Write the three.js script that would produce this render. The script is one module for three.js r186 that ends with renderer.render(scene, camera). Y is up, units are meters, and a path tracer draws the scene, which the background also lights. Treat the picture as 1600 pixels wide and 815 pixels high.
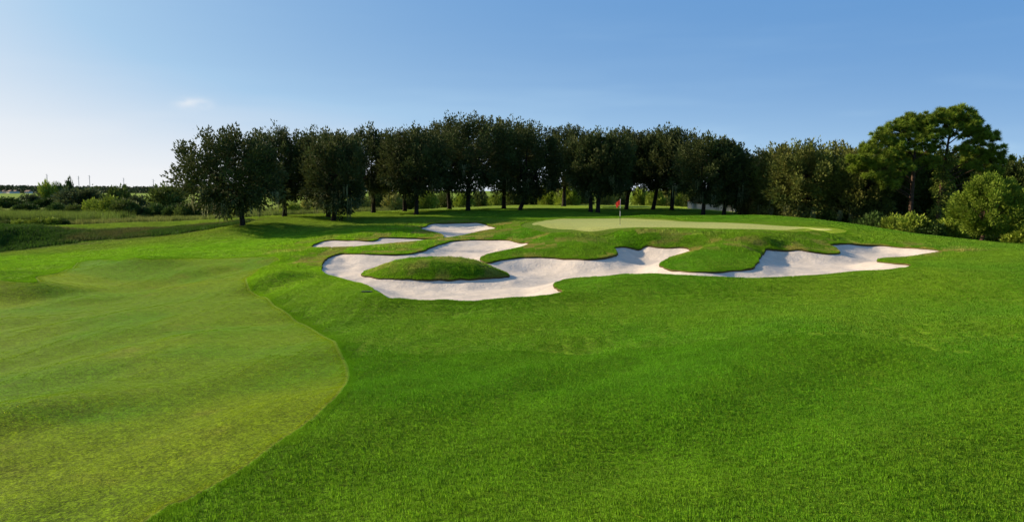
import * as THREE from 'three';

// ---------------------------------------------------------------- camera, sky, sun, exposure
const scene = new THREE.Scene();
const camera = new THREE.PerspectiveCamera(39.03, 1600 / 815, 0.1, 9000);
camera.position.set(0, 6, 0);
camera.rotation.x = -Math.atan(110.5 / 1150);

const renderer = new THREE.WebGLRenderer({ antialias: true });
renderer.toneMapping = THREE.LinearToneMapping;
renderer.toneMappingExposure = 1.75;
renderer.shadowMap.enabled = true;

const SUN_AZ = -70 * Math.PI / 180, SUN_EL = 23 * Math.PI / 180;
const SUN = new THREE.Vector3(Math.sin(SUN_AZ) * Math.cos(SUN_EL), Math.sin(SUN_EL), -Math.cos(SUN_AZ) * Math.cos(SUN_EL));
const sun = new THREE.DirectionalLight(new THREE.Color(1, 0.85, 0.62), 5);
sun.position.copy(SUN).multiplyScalar(300).add(new THREE.Vector3(0, 0, -70));
sun.target.position.set(0, 0, -70);
sun.castShadow = true;
sun.shadow.mapSize.set(4096, 4096);
Object.assign(sun.shadow.camera, { left: -160, right: 160, top: 120, bottom: -120, near: 1, far: 700 });
scene.add(sun, sun.target);

// ---------------------------------------------------------------- noise and random
function rng(seed) {
  let a = seed >>> 0;
  return () => { a = (a + 0x6D2B79F5) >>> 0; let t = Math.imul(a ^ (a >>> 15), 1 | a); t = (t + Math.imul(t ^ (t >>> 7), 61 | t)) ^ t; return ((t ^ (t >>> 14)) >>> 0) / 4294967296; };
}
const hash = (x, y, s) => { let h = Math.imul(x, 374761393) ^ Math.imul(y, 668265263) ^ Math.imul(s, 2147483647 - 58); h = Math.imul(h ^ (h >>> 13), 1274126177); return ((h ^ (h >>> 16)) >>> 0) / 4294967296; };
const fade = (t) => t * t * (3 - 2 * t);
function noise(x, y, s = 0, per = 0) {
  const xi = Math.floor(x), yi = Math.floor(y), u = fade(x - xi), v = fade(y - yi);
  const w = per ? (k) => ((k % per) + per) % per : (k) => k;
  const a = hash(w(xi), w(yi), s), b = hash(w(xi + 1), w(yi), s), c = hash(w(xi), w(yi + 1), s), d = hash(w(xi + 1), w(yi + 1), s);
  return a + (b - a) * u + (c - a) * v + (a - b - c + d) * u * v;
}
function fbm(x, y, s = 0, oct = 4) { let v = 0, a = 0.5, t = 0; for (let k = 0; k < oct; k++) { v += a * noise(x, y, s + k); t += a; a *= 0.55; x *= 2.03; y *= 2.03; } return v / t; }
const clamp = (x, a = 0, b = 1) => Math.min(b, Math.max(a, x));
const sstep = (a, b, x) => fade(clamp((x - a) / (b - a)));
const lerp = (a, b, t) => a + (b - a) * t;

// ---------------------------------------------------------------- sky: clear late-day air, whiter near the horizon and towards the sun, a few thin clouds
{
  const W = 2048, Hh = 1024, data = new Float32Array(W * Hh * 4);
  const AIR = 0.60, blue = [0.096, 0.272, 0.59], pale = [0.37, 0.57, 0.79], white = [0.88, 0.88, 0.885];
  for (let j = 0; j < Hh; j++) {
    const up = ((j + 0.5) / Hh - 0.5) * Math.PI, el = Math.max(up, 0) * 180 / Math.PI, sy = Math.sin(Math.max(up, 0)), cy = Math.cos(Math.max(up, 0));
    for (let i = 0; i < W; i++) {
      const az = ((i + 0.5) / W - 0.5) * 2 * Math.PI, x = Math.cos(az) * cy, z = Math.sin(az) * cy;
      const g = Math.acos(clamp(x * SUN.x + sy * SUN.y + z * SUN.z, -1, 1)) * 180 / Math.PI;
      let w = 2.4 * Math.exp(-g / 66) * Math.exp(-el / 4.8) + 2.8 * Math.exp(-g / 17);
      const heading = Math.atan2(x, -z) * 180 / Math.PI;
      // thin cloud: a low bank in the haze and one small puff
      const bank = sstep(0.50, 0.72, fbm(heading * 0.09 + 7, el * 0.75, 31, 4)) * Math.exp(-el / 3.0) * 0.35 * sstep(0.3, 1.2, el);
      const dx = (heading + 23.1) / 1.25, dy = (el - 6.05) / 0.42, q = dx * dx + dy * dy;
      const puff = q < 4 ? Math.exp(-q * 1.6) * sstep(0.25, 0.75, fbm(heading * 1.6, el * 4, 77, 4) + 0.12) * 0.75 : 0;
      const cirrus = sstep(0.5, 0.85, fbm(heading * 0.05 + el * 0.1, el * 0.55 + 3, 12, 5)) * 0.10;
      w = 1 - Math.exp(-1.3 * w - 1.2 * w * w);
      w = clamp(w + (1 - w) * (bank + puff + cirrus * 0.6));
      const deep = (1 - 0.28 * sstep(14, 80, el)) * (1 + 0.2 * Math.cos(g * Math.PI / 180) ** 2 * (g > 84 ? 5 : 0.2));
      const glow = 1.1 * Math.exp(-g / 9);
      for (let c = 0; c < 3; c++) data[(j * W + i) * 4 + c] = AIR * (w < 0.5 ? lerp(blue[c] * deep, pale[c], w * 2) : lerp(pale[c], white[c], w * 2 - 1)) + AIR * glow * [1, 0.92, 0.78][c];
      data[(j * W + i) * 4 + 3] = 1;
    }
  }
  const t = new THREE.DataTexture(data, W, Hh, THREE.RGBAFormat, THREE.FloatType);
  t.mapping = THREE.EquirectangularReflectionMapping; t.magFilter = THREE.LinearFilter; t.minFilter = THREE.LinearFilter; t.needsUpdate = true;
  scene.background = t; scene.environment = t;
}

// ---------------------------------------------------------------- the lie of the land: surveyed spot heights [x, height, z] and outlines [x, z] in metres
const D_relief = [[-8.73,1.5,-9.65],[-6.31,1.6,-9.44],[-3.71,1.75,-9.11],[-0.79,1.95,-8.69],[2.27,2.1,-8.36],[6.13,2.0,-8.58],[8.75,1.9,-8.79],[-8.9,1.3,-13.08],[-5.73,1.4,-12.81],[-2.17,1.65,-12.11],[1.55,1.85,-11.55],[4.99,2.0,-11.14],[9.54,1.75,-11.83],[-15.91,0.95,-18.86],[-11.6,1.0,-18.67],[-7.83,1.08,-18.37],[-4.46,1.2,-17.92],[-0.61,1.42,-17.1],[2.9,1.62,-16.36],[6.27,1.8,-15.68],[10.89,1.62,-16.36],[-17.36,0.75,-24.57],[-13.2,0.85,-24.1],[-8.46,0.93,-22.77],[-4.86,1.0,-22.92],[-1.7,0.98,-24.0],[1.98,1.22,-22.37],[5.46,1.6,-20.59],[8.88,1.88,-20.13],[13.76,1.8,-20.52],[9.39,1.72,-23.7],[12.21,2.08,-22.37],[16.8,1.85,-24.18],[19.3,2.1,-21.92],[-24.16,0.42,-35.24],[-20.16,0.62,-33.24],[-16.42,0.66,-33.35],[-12.09,0.72,-31.24],[-8.31,0.75,-29.51],[-4.54,0.9,-28.67],[-0.99,1.02,-27.99],[2.47,1.05,-28.11],[6.11,1.18,-27.79],[9.68,1.35,-27.52],[-26.13,1.15,-40.32],[-29.83,1.2,-39.62],[-26.45,0.8,-37.7],[-23.56,0.55,-37.81],[-24.19,0.62,-43.15],[-20.56,0.58,-43.47],[-16.01,0.7,-39.7],[-23.9,0.95,-47.95],[-21.38,0.85,-48.9],[-27.83,0.85,-49.73],[-25.7,1.32,-50.31],[-23.76,1.34,-50.58],[-22.28,1.05,-53.72],[-19.0,0.85,-52.4],[-15.26,0.95,-43.58],[-12.12,0.85,-37.34],[-8.62,1.05,-32.73],[-6.82,1.32,-31.69],[-12.62,1.5,-40.05],[-10.73,1.05,-40.86],[-9.13,1.1,-37.19],[-13.35,0.75,-38.06],[-14.08,1.2,-48.84],[-17.5,1.15,-54.18],[-5.62,1.28,-31.21],[-4.3,1.2,-31.56],[-3.04,1.22,-31.42],[-1.1,1.24,-31.29],[0.84,1.25,-31.97],[2.6,1.28,-32.95],[4.29,1.42,-35.0],[5.07,1.68,-36.18],[7.63,1.76,-36.32],[9.02,1.76,-35.51],[11.26,1.76,-34.74],[14.06,1.8,-34.92],[17.11,1.9,-36.21],[20.51,1.95,-37.83],[20.19,2.2,-36.08],[23.63,2.1,-35.55],[24.68,2.3,-33.19],[-4.03,1.0,-30.55],[-2.15,0.9,-30.5],[2.78,1.0,-31.58],[7.18,1.28,-32.75],[11.39,1.38,-32.45],[15.57,1.52,-32.27],[18.47,1.85,-30.09],[13.64,1.45,-28.74],[16.61,1.6,-27.79],[19.98,1.7,-28.43],[31.34,2.1,-47.27],[34.16,2.2,-46.06],[28.19,1.75,-47.48],[23.56,1.7,-44.96],[3.27,1.22,-37.28],[2.38,1.02,-38.84],[-10.46,1.1,-49.86],[-6.26,0.98,-37.6],[-3.19,0.98,-36.39],[1.41,1.0,-40.1],[2.08,1.12,-47.53],[-8.15,1.22,-51.88],[-2.05,1.5,-58.92],[8.74,1.3,-50.06],[9.52,1.5,-54.54],[12.39,1.35,-40.44],[18.62,1.45,-48.46],[23.43,1.6,-50.64],[27.6,1.65,-52.73],[30.09,1.7,-55.66],[-11.79,1.22,-44.64],[-13.46,1.3,-53.56],[-12.89,1.4,-55.76],[-9.59,1.42,-54.93],[-7.29,1.5,-55.73],[-11.92,1.5,-56.96],[-8.28,1.62,-59.39],[-5.51,1.78,-63.2],[-2.83,1.95,-64.9],[0.0,2.2,-67.49],[0.99,1.9,-56.94],[2.09,2.1,-59.98],[3.21,2.65,-61.39],[-1.47,1.25,-47.9],[0.0,1.42,-49.24],[1.31,1.62,-49.91],[3.02,1.62,-49.42],[5.06,1.68,-48.26],[6.76,1.7,-50.0],[3.64,2.15,-52.2],[5.39,2.2,-51.52],[3.94,2.42,-56.57],[5.94,2.5,-56.88],[7.34,1.85,-54.33],[7.28,2.25,-57.67],[8.43,1.9,-54.3],[11.31,1.92,-54.04],[13.49,1.95,-52.43],[9.04,2.8,-57.72],[12.17,2.82,-58.28],[15.21,2.82,-58.28],[10.07,2.42,-55.06],[13.25,2.42,-54.33],[9.09,1.42,-44.23],[9.58,1.45,-42.15],[11.09,1.55,-40.89],[13.04,1.6,-41.44],[10.73,1.88,-43.88],[12.63,2.0,-43.83],[14.05,1.92,-44.71],[16.67,1.68,-49.23],[13.59,2.28,-48.71],[15.78,2.3,-49.58],[17.31,1.98,-50.88],[18.22,2.6,-52.29],[15.44,2.6,-53.73],[18.76,1.95,-51.84],[20.19,1.98,-51.45],[21.95,1.72,-51.33],[22.82,1.68,-51.27],[21.41,2.4,-54.63],[23.4,2.15,-54.8],[23.89,1.95,-54.27],[26.45,2.0,-58.38],[27.65,1.82,-58.76],[24.61,2.55,-57.7],[29.13,1.85,-57.63],[30.32,1.85,-54.33],[31.19,1.8,-52.58],[2.34,2.85,-67.4],[5.14,2.88,-59.06],[8.91,2.95,-64.07],[14.09,2.98,-62.3],[19.93,2.92,-60.29],[24.88,2.75,-59.56],[6.63,2.9,-76.25],[13.39,3.0,-77.09],[17.85,2.98,-68.44],[23.17,2.98,-63.44],[27.12,3.3,-78.08],[29.13,3.1,-72.89],[30.84,2.9,-70.25],[31.7,2.5,-66.26],[32.23,1.95,-60.66],[-15.91,1.35,-58.86],[-12.34,1.42,-58.95],[-8.62,1.6,-61.85],[-16.95,1.5,-64.85],[-15.09,1.84,-66.66],[-12.3,1.86,-67.28],[-8.79,1.74,-67.32],[-13.22,1.45,-63.19],[-8.61,1.6,-65.9],[-14.61,2.0,-69.96],[-9.35,2.15,-74.1],[-8.47,2.45,-81.25],[-4.22,2.5,-80.91],[-1.6,2.3,-73.68],[-4.62,1.8,-66.37],[-7.29,1.95,-69.77],[-5.67,1.95,-76.67],[0.0,2.55,-75.22],[-41.27,0.3,-59.05],[-36.81,0.45,-62.0],[-33.8,0.8,-70.5],[-28.93,1.2,-73.82],[-23.27,1.5,-76.37],[-19.73,1.2,-62.85],[-27.02,0.9,-64.56],[-47.16,0.1,-73.06],[-40.09,0.4,-74.17],[-52.15,1.3,-80.96],[-55.33,1.25,-79.44],[-59.45,1.2,-75.85],[-49.68,1.35,-85.22],[-46.21,1.4,-88.54],[-41.79,1.6,-92.43],[-42.6,0.7,-81.51],[-54.5,0.1,-78.14],[-35.93,1.35,-82.58],[-63.24,1.2,-90.87],[-59.02,1.3,-96.96],[-29.29,2.2,-79.82],[-29.22,2.65,-94.51],[-23.77,2.55,-95.0],[-21.68,2.3,-89.11],[-20.24,2.75,-107.46],[-16.11,2.85,-110.48],[-12.89,2.75,-98.95],[-9.68,3.05,-113.84],[-6.39,3.05,-106.71],[-1.31,3.1,-115.78],[-15.49,2.3,-89.11],[-23.51,2.1,-81.92],[1.24,3.05,-110.16],[8.95,3.25,-127.4],[10.9,3.0,-102.12],[17.68,3.05,-113.84],[21.46,3.1,-111.91],[23.9,3.05,-110.16],[25.64,2.5,-98.74],[27.98,2.55,-97.33],[18.85,2.85,-77.48],[5.57,2.75,-91.69],[11.29,3.05,-81.24],[13.81,3.25,-79.53],[18.04,3.1,-79.86],[-120.0,0.0,-130.0],[-60.0,0.0,-150.0],[-30.0,1.6,-140.0],[0.0,2.9,-150.0],[30.0,2.8,-150.0],[60.0,1.2,-130.0],[75.0,0.9,-100.0],[60.0,0.8,-86.0],[50.0,0.7,-75.0],[62.0,0.9,-60.0],[48.0,1.0,-64.0],[90.0,1.5,-60.0],[40.0,1.0,-86.0],[-200.0,0.0,-250.0],[0.0,1.5,-260.0],[120.0,0.5,-250.0],[-100.0,0.0,-90.0],[-75.0,0.4,-60.0],[0.0,2.05,-5.0],[-60.0,1.0,-30.0],[60.0,2.3,-20.0],[44.0,0.9,-100.0],[20.0,2.0,-102.0]];
const D_mound = [-4.61,-43.96];
const D_mainBunker = [[-11.82,-45.2],[-12.91,-50.07],[-13.34,-53.41],[-12.82,-54.8],[-11.38,-54.1],[-9.73,-53.72],[-8.14,-53.59],[-7.25,-54.16],[-6.6,-55.81],[-6.04,-58.93],[-5.1,-61.64],[-3.7,-62.43],[-2.11,-62.19],[-0.27,-61.09],[0.89,-58.12],[1.34,-54.87],[0.28,-52.86],[-1.24,-51.79],[-2.11,-50.36],[-2.05,-48.83],[-1.49,-48.1],[-0.75,-48.9],[0.22,-49.35],[1.19,-49.45],[2.62,-49.11],[3.64,-48.43],[4.9,-47.72],[5.86,-47.92],[6.77,-49.06],[7.28,-50.57],[7.55,-52.9],[7.57,-53.95],[8.25,-54.37],[9.88,-54.6],[11.32,-53.85],[12.69,-52.93],[12.88,-49.24],[11.98,-49.93],[10.57,-47.95],[9.51,-45.94],[9.1,-45.08],[9.08,-43.84],[9.32,-42.19],[9.96,-40.65],[10.96,-40.4],[12.2,-41.03],[13.14,-41.26],[14.1,-42.22],[15.46,-45.63],[17.28,-50.25],[18.27,-51.21],[19.89,-51.25],[21.17,-50.76],[22.39,-50.8],[23.13,-51.58],[23.57,-53.21],[23.61,-54.27],[26.1,-55.97],[28.59,-56.53],[29.72,-53.24],[30.12,-51.07],[27.51,-49.24],[25.5,-47.88],[24.41,-47.71],[23.3,-46.72],[22.43,-44.73],[22.51,-43.07],[22.68,-41.73],[21.7,-40.1],[19.09,-36.69],[17.93,-37.27],[15.7,-36.61],[13.38,-35.55],[11.41,-35.21],[9.73,-35.85],[8.05,-36.8],[7.35,-38.18],[6.83,-42.18],[5.51,-41.7],[4.28,-41.62],[3.28,-41.39],[2.54,-39.93],[2.24,-38.77],[2.19,-35.69],[2.42,-33.83],[1.92,-33.24],[0.78,-32.52],[-1.11,-31.61],[-2.65,-31.76],[-3.61,-31.85],[-4.89,-31.98],[-5.51,-32.0],[-6.56,-35.26],[-7.94,-39.4],[-9.08,-41.07],[-10.11,-41.99],[-10.87,-42.7]];
const D_rearBunker = [[-16.41,-59.66],[-16.97,-63.54],[-16.27,-65.31],[-14.27,-64.88],[-12.67,-64.48],[-12.02,-65.06],[-11.91,-66.41],[-10.49,-66.74],[-8.77,-66.68],[-6.76,-66.07],[-5.77,-66.2],[-7.15,-64.9],[-8.84,-62.45],[-11.02,-60.92],[-13.01,-59.08],[-15.15,-58.39]];
const D_upperBunker = [[-9.33,-74.78],[-9.16,-79.18],[-8.26,-80.82],[-5.9,-80.75],[-3.47,-79.78],[-2.12,-76.26],[-1.51,-72.47],[-3.08,-70.8],[-4.78,-67.32],[-5.97,-65.87],[-6.48,-68.61],[-7.45,-70.15],[-8.47,-71.88]];
const D_green = [[1.94,-72.01],[2.82,-64.83],[3.84,-61.28],[5.3,-58.59],[7.24,-59.46],[8.5,-60.31],[10.98,-61.0],[13.84,-61.22],[16.27,-60.34],[19.02,-59.09],[21.73,-58.07],[25.91,-61.9],[28.02,-64.15],[25.99,-63.58],[22.87,-61.16],[21.06,-65.48],[18.84,-69.92],[16.55,-76.17],[13.41,-77.16],[9.77,-80.32],[5.71,-82.23],[3.37,-77.46]];
const D_fairway = [[-4.85,-9.17],[-4.6,-10.0],[-4.11,-11.45],[-3.87,-13.6],[-3.82,-14.76],[-3.83,-16.01],[-4.3,-18.86],[-4.69,-20.46],[-5.25,-21.93],[-6.67,-25.9],[-8.03,-28.55],[-9.24,-30.52],[-10.62,-32.68],[-12.81,-36.94],[-13.92,-38.46],[-15.28,-41.96],[-15.96,-45.5],[-16.67,-50.19],[-16.69,-52.22],[-19.05,-54.82],[-22.06,-53.76],[-23.87,-50.81],[-25.87,-50.21],[-30.45,-55.17],[-31.71,-53.6],[-28.53,-46.94],[-27.01,-41.7],[-29.08,-39.54],[-60,-42],[-60,-2],[-5,-2]];
const D_oaks = [[-29.34,-79.97,10.1,5.56,-0.97],[-29.58,-95.65,11.08,4.66,0.0],[-23.61,-94.4,10.93,4.1,-0.33],[-21.45,-88.17,10.37,3.37,0.61],[-19.75,-104.86,11.87,4.19,-0.36],[-15.86,-108.75,11.56,3.78,-0.38],[-12.93,-99.26,11.41,4.32,0.0],[-10.05,-118.19,13.66,4.73,-0.62],[-6.36,-106.17,13.27,6.09,0.37],[-1.3,-115.67,13.66,5.43,0.4],[1.21,-107.42,12.15,5.04,1.31],[8.97,-127.7,13.78,4.0,0.44],[10.78,-100.95,10.74,3.34,-0.18],[11.75,-100.98,11.0,3.69,1.05],[17.64,-113.58,12.07,3.95,-0.2],[21.37,-111.43,11.84,3.88,0.0],[23.8,-109.68,12.12,4.01,0.19],[25.64,-98.74,10.94,3.78,0.34],[28.39,-98.74,10.18,2.58,0.52],[33.01,-106.77,9.27,1.86,0.19]];
const D_woods = [[35.09,-104,8.13,2.71],[35.26,-97,8.74,3.37],[36.16,-92,9.1,3.52],[41.14,-95,9.63,3.47],[41.87,-90,9.12,3.76],[47.25,-95,10.03,3.8],[51.3,-98,9.65,4.09],[54.4,-97,9.28,4.22],[57.17,-95,9.37,4.13],[60.25,-93,7.6,3.88],[63.2,-92,7.97,3.84],[66.52,-90,7.77,3.91]];
const D_pines = [[45.51,-84,13.54,7.3],[48.72,-84,14.08,6.57]];
const D_bush = [[44.86,-70,5.93,3.29]];
const D_under = [[40.76,-86,1.51,1.5],[40.5,-82,2.09,1.57],[41.39,-80,1.88,1.39],[41.5,-76,1.93,1.59],[42.52,-75,1.4,1.43],[45.07,-76,1.91,1.59],[47.82,-78,1.81,1.49],[52.36,-78,2.23,1.76],[51.48,-74,2.58,1.54],[36.0,-92,2.45,1.6],[38.35,-90,2.55,1.57],[41.09,-90,2.53,1.57]];
const D_left = [[-169.75,-270,7.4,2.58],[-171.9,-280,6.96,2.19],[-180.0,-300,8.58,1.83],[-152.64,-262,5.77,6.83],[-135.93,-255,6.22,4.21],[-109.94,-235,6.2,4.9],[-170.87,-262,3.97,3.19],[-171.3,-250,2.98,5.22],[-161.87,-255,2.7,3.1],[-131.83,-200,2.05,2.43],[-117.3,-190,2.25,2.15],[-105.25,-178,2.24,2.17],[-97.22,-172,3.29,2.24],[-91.74,-168,3.71,2.63],[-86.66,-165,3.47,2.58],[-84.44,-168,2.27,1.9],[-79.97,-166,2.6,2.02],[-75.58,-164,2.48,2.0],[-70.12,-160,2.9,2.23],[-66.78,-160,2.71,1.95],[-81.06,-118,0.94,1.13],[-78.14,-117,1.0,1.12],[-75.8,-117,1.18,1.22],[-74.08,-118,1.2,1.23],[-72.64,-119,0.8,0.83],[-124.63,-245,3.46,2.98],[-68.0,-170,3.75,2.37]];
const D_back = [[-45.0,-150,2.56,2.09],[-43.13,-155,2.75,1.89],[-38.48,-150,2.86,2.09],[-36.12,-155,2.32,2.02],[-33.39,-160,3.73,2.23],[-30.13,-165,4.24,2.3],[-25.74,-160,3.72,2.23],[-22.67,-165,3.07,2.01],[-18.37,-160,3.58,2.23],[-15.52,-170,3.24,2.07],[-10.76,-165,2.63,2.15],[-7.1,-170,2.96,2.07],[-3.16,-165,2.57,2.01],[0.26,-150,2.69,2.09],[4.17,-150,3.69,2.09],[7.31,-145,3.95,2.14],[10.71,-140,3.65,2.19],[14.61,-150,3.29,1.96],[18.91,-150,3.68,1.96],[22.96,-160,2.84,1.95],[28.7,-165,3.35,2.01],[31.17,-160,3.51,1.67],[35.48,-170,3.19,2.07],[36.45,-160,3.43,1.67],[36.78,-150,4.81,2.09],[40.17,-150,3.16,1.83],[43.11,-148,3.38,2.06],[45.64,-145,2.98,1.77],[46.87,-140,4.14,1.95]];
const D_pin = [9.52,-64.81];
const D_bar = [-6.78,-34.05];

// smooth surface through the spot heights (thin plate in log-polar coordinates)
const relief = (() => {
  const n = D_relief.length, N = n + 3, lp = (x, z) => [10 * Math.log(clamp(Math.hypot(x, z), 5, 260)), 10 * Math.atan2(x, -z)];
  const pts = D_relief.map(([x, , z]) => lp(x, z)), U = (d) => (d > 1e-12 ? 0.5 * d * Math.log(d) : 0);
  const M = Array.from({ length: N }, () => new Float64Array(N + 1));
  for (let i = 0; i < n; i++) {
    for (let j = 0; j < n; j++) M[i][j] = U((pts[i][0] - pts[j][0]) ** 2 + (pts[i][1] - pts[j][1]) ** 2) + (i === j ? 0.012 : 0);
    const q = [1, pts[i][0], pts[i][1]];
    for (let k = 0; k < 3; k++) M[i][n + k] = M[n + k][i] = q[k];
    M[i][N] = D_relief[i][1];
  }
  for (let c = 0; c < N; c++) {
    let p = c;
    for (let r = c + 1; r < N; r++) if (Math.abs(M[r][c]) > Math.abs(M[p][c])) p = r;
    [M[c], M[p]] = [M[p], M[c]];
    for (let r = c + 1; r < N; r++) { const k = M[r][c] / M[c][c]; if (k) for (let q = c; q <= N; q++) M[r][q] -= k * M[c][q]; }
  }
  const w = new Float64Array(N);
  for (let r = N - 1; r >= 0; r--) { let s = M[r][N]; for (let q = r + 1; q < N; q++) s -= M[r][q] * w[q]; w[r] = s / M[r][r]; }
  const X = Float64Array.from(pts, (p) => p[0]), Y = Float64Array.from(pts, (p) => p[1]);
  return (x, z) => {
    const r = Math.hypot(x, z);
    let [a, b] = lp(x, z); const t = b / 10, side = sstep(0.95, 1.5, Math.abs(t));
    b = clamp(b, -11, 11);
    let s = w[n] + w[n + 1] * a + w[n + 2] * b;
    for (let i = 0; i < n; i++) { const d = (a - X[i]) ** 2 + (b - Y[i]) ** 2; if (d > 1e-12) s += w[i] * 0.5 * d * Math.log(d); }
    s = lerp(s, t < 0 ? 0.8 : 2, side);
    return lerp(s, 0, sstep(170, 300, r));
  };
})();
const islandQ = (x, z) => Math.hypot((x - D_mound[0]) / 4.45, (z - D_mound[1] + 0.1) / 2.45);
function heightAt(x, z) {
  const r = Math.hypot(x, z);
  let h = relief(x, z);
  const dx = (x - D_mound[0]) / 4.7, dz = (z - D_mound[1] + 0.1) / 2.7, q = clamp(1 - (dx * dx + dz * dz));
  h += 0.95 * q * q * (3 - 2 * q);
  // small rolls that the survey does not catch
  const calm = 1 - 0.75 * sstep(30, 35, r) * sstep(80, 72, r) * sstep(-16, -11, x);
  if (r < 260) h += calm * (fbm(x * 0.13, z * 0.13, 5, 3) - 0.5) * 0.34 * sstep(5, 14, r) + (noise(x * 0.9, z * 0.9, 8) - 0.5) * 0.02;
  const rolls = sstep(6, 12, r) * (1 - sstep(lerp(50, 24, sstep(-14, -6, x)), lerp(66, 33, sstep(-14, -6, x)), r));
  if (rolls > 0) h += rolls * ((fbm(x * 0.24 + z * 0.09, z * 0.13, 301, 2) - 0.5) * 0.85 + (noise(x * 0.7, z * 0.4, 305) - 0.5) * 0.06);
  return h;
}
// closed smooth outline -> signed distance (negative inside)
function outline(points, steps = 5) {
  const n = points.length, P = [];
  for (let i = 0; i < n; i++) {
    const [a, b, c, d] = [-1, 0, 1, 2].map((k) => points[(i + k + n) % n]);
    for (let s = 0; s < steps; s++) {
      const t = s / steps, t2 = t * t, t3 = t2 * t;
      P.push([0, 1].map((k) => 0.5 * (2 * b[k] + (c[k] - a[k]) * t + (2 * a[k] - 5 * b[k] + 4 * c[k] - d[k]) * t2 + (3 * b[k] - a[k] - 3 * c[k] + d[k]) * t3)));
    }
  }
  const lo = [0, 1].map((k) => Math.min(...P.map((p) => p[k]))), hi = [0, 1].map((k) => Math.max(...P.map((p) => p[k])));
  return (x, z, far = 7) => {
    const ox = Math.max(lo[0] - x, 0, x - hi[0]), oz = Math.max(lo[1] - z, 0, z - hi[1]), o = Math.hypot(ox, oz);
    if (o > far) return o;
    let best = 1e9, inside = false;
    for (let i = 0, j = P.length - 1; i < P.length; j = i++) {
      const [ax, az] = P[j], [bx, bz] = P[i], ex = bx - ax, ez = bz - az, t = clamp(((x - ax) * ex + (z - az) * ez) / (ex * ex + ez * ez || 1));
      const d = (x - ax - t * ex) ** 2 + (z - az - t * ez) ** 2;
      if (d < best) best = d;
      if ((az > z) !== (bz > z) && x < ((bx - ax) * (z - az)) / (bz - az) + ax) inside = !inside;
    }
    return (inside ? -1 : 1) * Math.sqrt(best);
  };
}
const sdMain = outline(D_mainBunker), sdRear = outline(D_rearBunker), sdUpper = outline(D_upperBunker), sdGreen = outline(D_green), sdFair = outline(D_fairway, 6);
const wob = (x, z, a, f, s) => (noise(x * f, z * f, s) - 0.5) * a;
function bunkerField(x, z) {
  const isl = (1 - islandQ(x, z)) * 2.6;
  const m = Math.min(Math.max(sdMain(x, z), isl > -6 ? isl : -6), sdRear(x, z), sdUpper(x, z));
  return m + (Math.abs(m) < 2 ? wob(x, z, 0.16, 1.7, 91) : 0);
}
const greenField = (x, z) => sdGreen(x, z);
const fairField = (x, z) => sdFair(x, z, 12) + wob(x, z, 0.05, 0.9, 92);

// ---------------------------------------------------------------- the ground sheet: a polar net, fine where the course lies
const ANG = [], RAD = [];
for (let t = -1; t < 1.0005; t += 0.0032) ANG.push(t);
{ const end = ANG[ANG.length - 1]; for (let k = 1; k < 40; k++) ANG.push(end + (2 * Math.PI - (end - ANG[0])) * k / 40); }
for (let r = 1; r < 5; r += 1) RAD.push(r);
for (let r = 5; r < 28; r *= 1.008) RAD.push(r);
for (let r = RAD[RAD.length - 1] * 1.005; r < 95; r *= 1.0046) RAD.push(r);
for (let r = RAD[RAD.length - 1] * 1.008; r < 260; r *= 1.009) RAD.push(r);
for (let r = RAD[RAD.length - 1] * 1.03; r < 6000; r *= 1.045) RAD.push(r);
const NA = ANG.length, NR = RAD.length, fineEnd = ANG.findIndex((t) => t > 0.9985);
const V = { x: [], z: [], h: [], b: [], g: [], f: [] };
for (let i = 0; i < NR; i++) for (let j = 0; j < NA; j++) {
  const r = RAD[i], x = r * Math.sin(ANG[j]), z = -r * Math.cos(ANG[j]);
  V.x.push(x); V.z.push(z); V.h.push(heightAt(x, z));
  const near = r < 130 && Math.abs(ANG[j]) < 1.01;
  V.b.push(near && r > 25 ? bunkerField(x, z) : 9); V.g.push(near && r > 45 ? greenField(x, z) : 9); V.f.push(r < 75 ? fairField(x, z) : 9);
}
// quick look-up of the built surface
const lookup = (x, z) => {
  const r = Math.hypot(x, z); let t = Math.atan2(x, -z);
  let lo = 0, hi = NR - 1; while (hi - lo > 1) { const m = (lo + hi) >> 1; if (RAD[m] <= r) lo = m; else hi = m; }
  const s = clamp((r - RAD[lo]) / (RAD[hi] - RAD[lo]));
  const k = (t - ANG[0]) / 0.0032, j = Math.floor(k);
  if (j < 0 || j + 1 >= fineEnd) return null;
  const a = lo * NA + j, c = hi * NA + j, u = k - j, get = (A) => lerp(lerp(A[a], A[a + 1], u), lerp(A[c], A[c + 1], u), s);
  return { h: get(V.h), b: get(V.b), g: get(V.g), f: get(V.f) };
};
const groundY = (x, z) => lookup(x, z)?.h ?? heightAt(x, z);

let tris = [];
const centre = V.x.length; V.x.push(0); V.z.push(0); V.h.push(heightAt(0.01, -0.01)); V.b.push(9); V.g.push(9); V.f.push(V.f[0]);
for (let j = 0; j < NA; j++) tris.push(centre, (j + 1) % NA, j);
for (let i = 0; i + 1 < NR; i++) for (let j = 0; j < NA; j++) {
  const k = (j + 1) % NA, a = i * NA + j, b = i * NA + k, c = a + NA, d = b + NA;
  if ((i + j) & 1) tris.push(a, b, c, b, d, c); else tris.push(a, b, d, a, d, c);
}
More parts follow.
